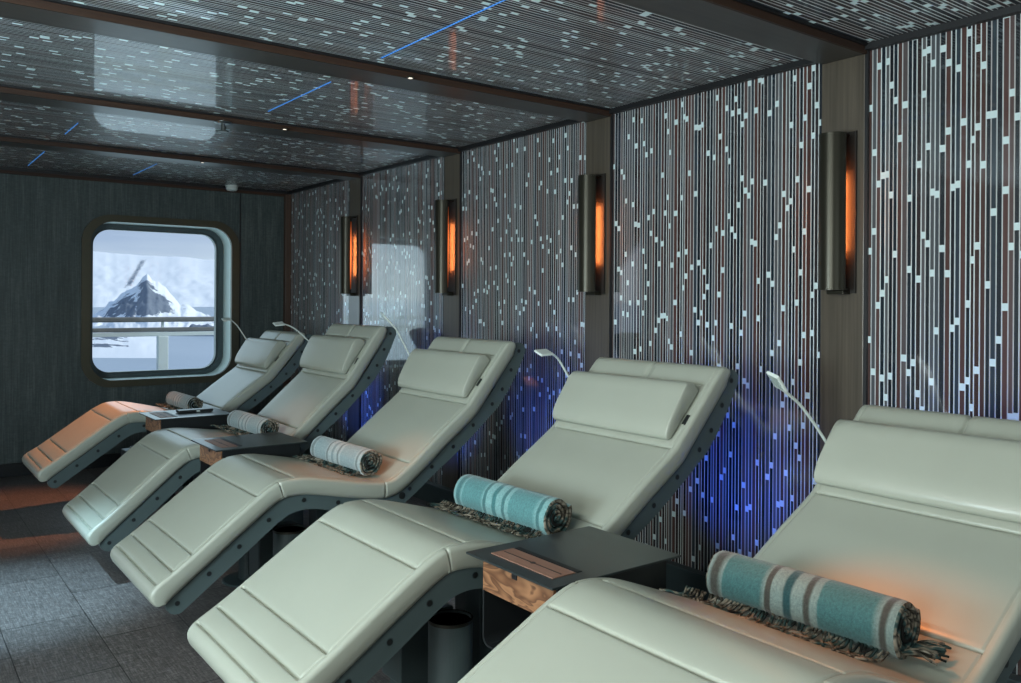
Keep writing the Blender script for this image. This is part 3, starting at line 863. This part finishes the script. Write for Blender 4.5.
CAMYAW = .6473594; FPX = 843.0555; HY = 301.6
def dirpx(px):   # horizontal unit direction through an image column
    th = math.atan((px-510.5)/FPX)+CAMYAW; return Vector((math.sin(th), math.cos(th), 0)), math.cos(th-CAMYAW)
def snow_mat(rock=True, lo=.62, hi=.80):
    m, nt, p = new_mat('snow and rock'); g = N(nt)
    snow = g.mix(g.noise(g.map(g.geo(), (.01, .01, .03)), 1, 4), (.78, .82, .88), (.93, .94, .96))
    if rock:
        at = g.n('ShaderNodeAttribute', attribute_name='rock').outputs['Fac']
        nz = g.noise(g.map(g.geo(), (.075, .03, .10)), 1, 5, .72)
        f = g.math('GREATER_THAN', g.math('ADD', at, g.math('MULTIPLY', g.math('SUBTRACT', nz, .5), 1.5)), .5)
        rk = g.mix(g.noise(g.map(g.geo(), (.12, .12, .12)), 1, 4, .7), (.10, .13, .18), (.24, .28, .34))
        c = g.mix(f, snow, rk)
    else: c = snow
    g.l(c, p.inputs['Base Color']); p.inputs['Roughness'].default_value = .8; p.inputs['Specular IOR Level'].default_value = .1
    return m
def tri_in(px, py, T):
    """signed inside measure for a convex polygon in image-like coords, >0 inside"""
    d = 1e9
    for (x0, y0), (x1, y1) in zip(T, T[1:]+T[:1]):
        nx, ny = (y1-y0), -(x1-x0); l = math.hypot(nx, ny); d = min(d, ((px-x0)*nx+(py-y0)*ny)/l)
    return d
def terrain(name, label, x0, x1, nx, D0, D1, nd, hfun, rockfun, mat):
    """a landform gridded in bearing and distance; hfun gives the height above the sea"""
    bm = bmesh.new(); lay = bm.verts.layers.float.new('rock'); G = []
    for j in range(nd+1):
        row = []; v_ = j/nd
        for i in range(nx+1):
            px = x0+(x1-x0)*i/nx; d, c = dirpx(px); D = D0+(D1-D0)*v_
            P = d*(D/c); h = hfun(px, v_, D)
            v = bm.verts.new((P.x, P.y, SEA+h))
            v[lay] = rockfun(px, HY-(SEA+h-EYE)/D*FPX, v_); row.append(v)
        G.append(row)
    for A, B in zip(G, G[1:]):
        for k in range(nx): bm.faces.new((A[k], A[k+1], B[k+1], B[k]))
    o = obj(name, bm, mat, smooth=True); tag(o, label, 'mountain')
    return o
def hpx(y, D): return (HY-y)/FPX*D + EYE - SEA     # height above sea that projects to image row y at depth D
def fb(x, y, s=0): return noise.fractal(Vector((x, y, s)), 1.0, 2.0, 5)
# great snow plateau behind
def h_plateau(px, v, D):
    top = 254+8*(px-88)/130 + 1.2*fb(px*.03, 1.7)
    f = v**.55
    y = 334+(top-334)*f + 2.6*fb(px*.035, v*5, 3)*f*(1-f)*3.2
    return max(-3., hpx(y, D))
def r_plat(px, py, v):
    P = [(122, 292), (140, 262), (147, 261), (132, 288)]; m = max(tri_in(px, py, P), tri_in(px, py, P[::-1]))
    return max(0, min(1, .5+m/8))*.75
terrain('snow_plateau', 'broad snow-covered plateau on the skyline outside the window', -60, 420, 260, 900, 6000, 110, h_plateau, r_plat, snow_mat())
# rocky pyramid
def h_peak(px, v, D):
    ridge = [(40, 334), (70, 328), (93, 318), (112, 304), (126, 293), (136, 289), (143, 279), (147, 276), (152, 282), (163, 287), (172, 297), (181, 308), (186, 306), (200, 314), (215, 320), (240, 328)]
    for (a, ya), (b, yb) in zip(ridge, ridge[1:]):
        if a <= px <= b: top = ya+(yb-ya)*(px-a)/(b-a); break
    else: top = 335
    top += 2.2*fb(px*.16, 5.1)
    f = math.sin(PI/2*min(1, v*1.6)); g = f if v < .62 else 1-(v-.62)*1.0
    y = 335+(top-335)*g + 8*fb(px*.07, v*7, 9)*g*(1-g)*3
    return max(-2, hpx(y, D))
def r_peak(px, py, v):
    m = -99
    for P in ([(90, 322), (126, 294), (138, 291), (140, 322)], [(130, 322), (138, 284), (147, 277), (160, 290), (172, 300), (176, 318)], [(178, 314), (183, 304), (186, 306), (190, 316)]):
        m = max(m, tri_in(px, py, P), tri_in(px, py, P[::-1]))
    return max(0, min(1, .5+m/14))*.70
terrain('rocky_peak', 'dark rocky peak streaked with snow outside the window', 40, 240, 150, 385, 900, 80, h_peak, r_peak, snow_mat())
# low snowy shore
def h_shore(px, v, D):
    t = (px-60)/110
    top = 333 + 4*max(0, t) + 22*max(0, t-.9)
    if px > 166: top = 356
    f = math.sin(PI*min(1, v*1.2)*.5)
    base = hpx(top, D) if top < 356 else 0
    edge = max(0, min(1, (168-px)/40)); 
    return base*f*edge**.5*(1+.18*fb(px*.06, v*4, 2)) - (1.5 if edge <= 0 else .0) - .02
terrain('snowy_shore', 'low snowy shoreline below the railing outside the window', 20, 175, 90, 205, 420, 50, h_shore,
        lambda px, py, v: (.42 if 338 < py < 350 and px < 130 else 0), snow_mat())
def h_isle(px, v, D):
    return max(-1, 3.2*(1-((px-205)/38)**2)*math.sin(PI*v)*(1+.5*fb(px*.2, v*3, 7)))
terrain('low_islet', 'thin dark islet on the water right of the railing post', 165, 245, 50, 330, 380, 10, h_isle, lambda px, py, v: .75, snow_mat())

# ------------------------------------------------------------------ light
w = bpy.data.worlds.new('sky'); bpy.context.scene.world = w; w.use_nodes = True
nt = w.node_tree; nt.nodes.clear(); g = N(nt)
out = g.n('ShaderNodeOutputWorld'); bg = g.n('ShaderNodeBackground'); g.l(bg.outputs[0], out.inputs[0])
tc = g.n('ShaderNodeTexCoord').outputs['Generated']; z = g.sep(tc)[2]
cl = g.noise(g.map(tc, (3, 3, 26), rot=(0, .12, .2)), 1, 4, .55)
zz = g.math('ADD', z, g.math('MULTIPLY', g.math('SUBTRACT', cl, .5), .07))
g.l(g.ramp(zz, [(0, (.72, .79, .88)), (.035, (.66, .74, .86)), (.075, (.40, .49, .68)), (.10, (.52, .60, .75)), (.3, (.36, .48, .70)), (1, (.26, .38, .60))]), bg.inputs[0])
bg.inputs[1].default_value = 1.0
def area(name, loc, target, sx, sy, e, col, spread=PI):
    L = bpy.data.lights.new(name, 'AREA'); L.shape = 'RECTANGLE'; L.size = sx; L.size_y = sy; L.energy = e; L.color = col; L.spread = spread
    o = bpy.data.objects.new(name, L); C.objects.link(o); o.location = loc
    o.rotation_euler = (Vector(target)-Vector(loc)).to_track_quat('-Z', 'Y').to_euler(); return o
area('fill_left_a', (XL-.14, .1, 1.35), (XL+1, .1, 1.3), 1.3, 1.3, 54, (.92, 1, .98))  # added area lamps outside the unseen left openings, filling the room
area('fill_left_b', (XL-.14, 1.9, 1.35), (XL+1, 1.9, 1.3), 1.3, 1.3, 46, (.90, 1, .99))
area('fill_back_a', (-.4, YB-.14, 1.35), (-.4, 0, 1.2), 1.4, 1.4, 9, (.88, 1, .96))  # added weak fill lamps outside the unseen back openings
area('fill_back_b', (1.4, YB-.14, 1.35), (1.4, 0, 1.2), 1.4, 1.4, 9, (.88, 1, .96))
area('daylight_window', (wc[0], WE+1.0, wc[1]+.1), (wc[0], WE, wc[1]+.1), 3.0, 2.2, 22, (.72, .93, 1))
# sun strikes the mountains only
L = bpy.data.lights.new('sun', 'SUN'); L.energy = 2.6; L.color = (1, .95, .88); L.angle = .01
so = bpy.data.objects.new('sun', L); C.objects.link(so); so.rotation_euler = Vector((-.75, .25, -.5)).to_track_quat('-Z', 'Y').to_euler()
# blue LED strips hidden under the head of each lounger, washing the striped wall
for k in (1, 2, 3, 4, 5):
    yy = POSE[k][1]
    L = bpy.data.lights.new('blue_wash', 'SPOT'); L.energy = 24; L.color = (.02, .12, 1); L.spot_size = R_(70); L.spot_blend = 1; L.shadow_soft_size = .04
    lo = bpy.data.objects.new('blue_wash', L); C.objects.link(lo); lo.location = (2.32, yy+.05, .25)
    lo.rotation_euler = (Vector((3, yy+.12, .66))-lo.location).to_track_quat('-Z', 'Y').to_euler()
# warm downlights over the seats, aimed from the beam fittings; a cool spot added out of frame for the floor pool
AIM = [((1.60, 3.18, .6), 42, (1, .29, .075), 27), ((1.66, 4.4, .6), 20, (1, .32, .10), 26), ((.70, 5.95, .1), 210, (1, .30, .09), 46), ((1.60, .92, .6), 75, (1, .29, .075), 27)]
for lo, (tg, e, col, sz) in zip(SPOTS, AIM):
    b = Vector(lo.parent.location)+Vector((0, 0, -.012))
    lo.rotation_euler = (Vector(tg)-b).to_track_quat('-Z', 'Y').to_euler(); lo.data.energy = e; lo.data.color = col; lo.data.spot_size = R_(sz)
def spot(name, loc, tgt, e, col, size, soft=.05, blend=.9):
    L = bpy.data.lights.new(name, 'SPOT'); L.energy = e; L.color = col; L.spot_size = R_(size); L.spot_blend = blend; L.shadow_soft_size = soft
    lo = bpy.data.objects.new(name, L); C.objects.link(lo); lo.location = loc
    lo.rotation_euler = (Vector(tgt)-lo.location).to_track_quat('-Z', 'Y').to_euler(); return lo
spot('floor_pool_fill', (-.4, 3.9, CZ-.05), (.42, 4.25, 0), 520, (.50, .80, 1), 34)
for yy, e, so_ in ((.3, 44, .1), (1.3, 44, .1), (2.4, 42, .1), (4.9, 30, .25)):
    spot('overhead_fill', (-.7, yy, CZ-.06), (1.2, yy+.2, .5), e, (.98, 1, .92), 100, so_)  # added unseen spots that brighten the lounger tops
area('ceiling_fill', (-1.3, 1.9, 1.2), (.6, 3.6, 2.4), .5, .5, 44, (.62, .86, 1))  # added unseen lamp that lifts the ceiling stripes

# ------------------------------------------------------------------ camera
cd = bpy.data.cameras.new('camera'); cam = bpy.data.objects.new('camera', cd); C.objects.link(cam)
cd.sensor_width = 36; cd.sensor_fit = 'HORIZONTAL'; cd.lens = 36*843.0555/1021; cd.shift_y = -(341.5-301.6)/1021
cd.clip_end = 30000; cd.clip_start = .02
cam.matrix_world = Matrix.Translation((0, 0, EYE)) @ Matrix.Rotation(-.6473594, 4, 'Z') @ Matrix.Rotation(PI/2, 4, 'X') @ Matrix.Rotation(.00638, 4, 'Z')
sc = bpy.context.scene; sc.camera = cam
sc.view_settings.view_transform = 'Standard'; sc.view_settings.look = 'None'; sc.view_settings.gamma = 1; sc.view_settings.exposure = 0.14
sc.view_settings.use_curve_mapping = False
